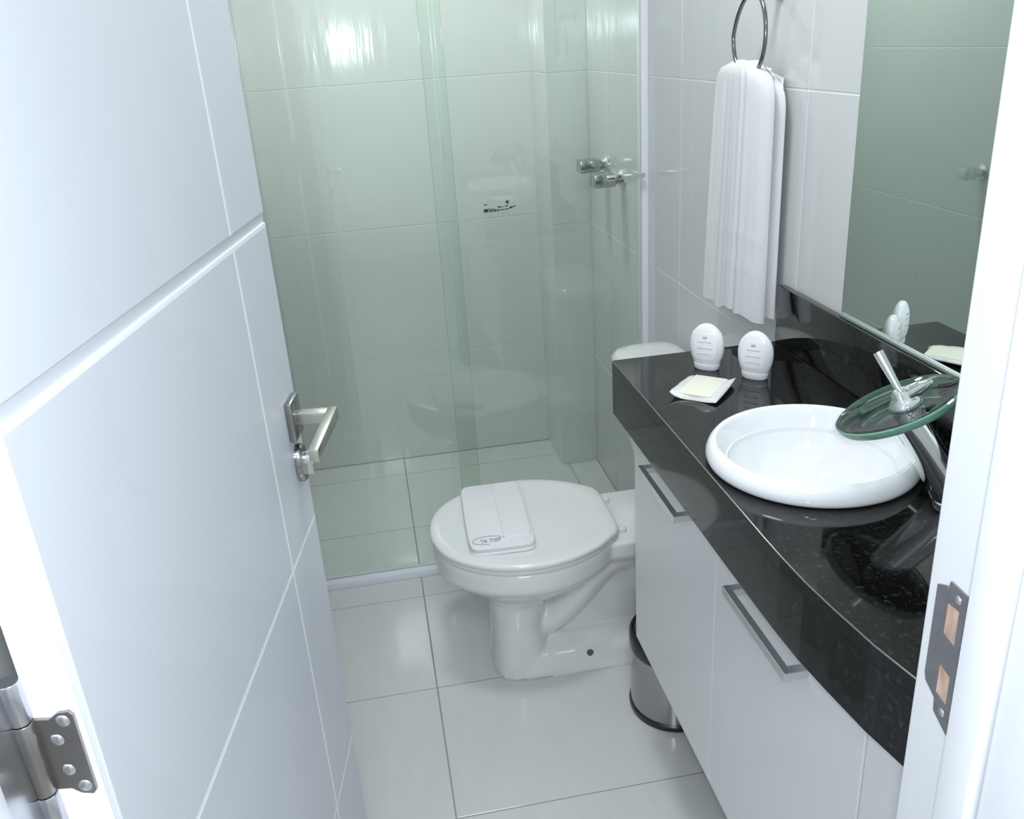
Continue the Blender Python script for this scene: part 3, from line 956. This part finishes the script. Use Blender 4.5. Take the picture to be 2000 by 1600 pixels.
def towel_layer(y_top, y_bot, z_top, z_bot, x_front, x_back, seed, amp, crease=None, sag=0.008):
    rnd = random.Random(seed)
    ph = [rnd.uniform(0, 6.28) for _ in range(6)]
    F, B = [], []
    for j in range(NV + 1):
        v = j / NV
        shoulder = min(1.0, v / 0.13)
        shoulder = math.sqrt(max(0.0, 1 - (1 - shoulder) ** 2))
        for i in range(NU + 1):
            u = i / NU
            ca, cb = y_top
            wa = (0.60 + 0.40 * shoulder)
            mid_t = (ca + cb) / 2
            yt = mid_t + (ca - mid_t + (cb - ca) * u) * wa
            yb = y_bot[0] + (y_bot[1] - y_bot[0]) * u
            s = v ** 0.9
            y = yt * (1 - s) + yb * s
            zt = z_top - sag * math.sin(math.pi * u) ** 2 - 0.020 * abs(2 * u - 1) ** 3
            zb = z_bot[0] + (z_bot[1] - z_bot[0]) * u + 0.004 * math.sin(9 * u + ph[0]) + 0.003 * math.sin(23 * u + ph[1])
            z = zt * (1 - v) + zb * v
            fold = (0.5 * math.sin(2 * math.pi * (2.3 * u + 0.25 * v) + ph[2]) + 0.32 * math.sin(2 * math.pi * (4.7 * u - 0.2 * v) + ph[3]) + 0.14 * math.sin(2 * math.pi * (11 * u + 0.1 * v) + ph[4]))
            edge = (1 - (2 * u - 1) ** 8)
            depth = amp * fold * (0.35 + 0.65 * min(1, v * 2.2 + 0.15))
            if crease:
                for cu, cw, cd in crease:
                    uu = cu + 0.10 * v * (0.5 - cu) - 0.03 * v
                    depth += cd * math.exp(-((u - uu) / cw) ** 2)
            band = 0.0012 * (math.exp(-((v - 0.66) / 0.006) ** 2) + math.exp(-((v - 0.80) / 0.006) ** 2))
            top_round = 0.016 * (1 - math.sqrt(max(0, 1 - (1 - min(1, v / 0.05)) ** 2)))
            F.append(Vector((x_front + (x_back - x_front) * (1 - edge) * 0.9 + depth + top_round - band, y, z)))
            B.append(Vector((x_back, y, z)))
    n = NU + 1
    k = len(F)
    fs = []
    for j in range(NV):
        for i in range(NU):
            a = j * n + i
            fs.append((a, a + 1, a + n + 1, a + n))
            fs.append((k + a + n, k + a + n + 1, k + a + 1, k + a))
    for i in range(NU):
        fs.append((i + 1, i, k + i, k + i + 1))
        a = NV * n + i
        fs.append((a, a + 1, k + a + 1, k + a))
    for j in range(NV):
        a = j * n
        fs.append((a, a + n, k + a + n, k + a))
        a = j * n + NU
        fs.append((a + n, a, k + a, k + a + n))
    return F + B, fs


g = G().add(*towel_layer((1.632, 1.424), (1.684, 1.423), 1.366, (0.915, 0.925), 0.652, 0.680, 4, 0.0036, ((0.74, 0.012, 0.016), (0.70, 0.05, -0.004), (0.82, 0.05, -0.004), (0.34, 0.03, 0.004))))
obj('front_fall', g, 'terry', tw, True, angle=80)
g = G().add(*towel_layer((1.632, 1.424), (1.665, 1.424), 1.350, (0.902, 0.930), 0.679, 0.700, 8, 0.004))
obj('rear_fall', g, 'terry', tw, True, angle=80)

# ------------------------------------------------------------------ ceiling lamps (above the frame; the shower one is added fill)
for nm, lb, c, r, mz in (('ceiling_lamp', 'round ceiling lamp over the middle of the bathroom', (0.2, 1.25), 0.16, ZC), ('ceiling_lamp', 'small round fill lamp added to brighten the shower', (0.15, 2.62), 0.09, ZC),
                         ('ceiling_lamp', 'round ceiling lamp in the corridor', (0.0, -0.75), 0.26, 2.5)):
    t = thing(nm, lb, 'lamp', (*c, mz), 'round ceiling lamps')
    M = Matrix.Translation((*c, mz))
    obj('housing', G().lathe([(r + 0.012, 0), (r + 0.012, -0.03), (r, -0.032), (r, -0.02)], 40, M, (True, False)), 'paint_white', t, True)
    obj('diffuser', G().lathe([(r, -0.02), (r * 0.98, -0.026), (0.001, -0.027)], 40, M, (False, True)), 'lamp_diffuser', t, True)
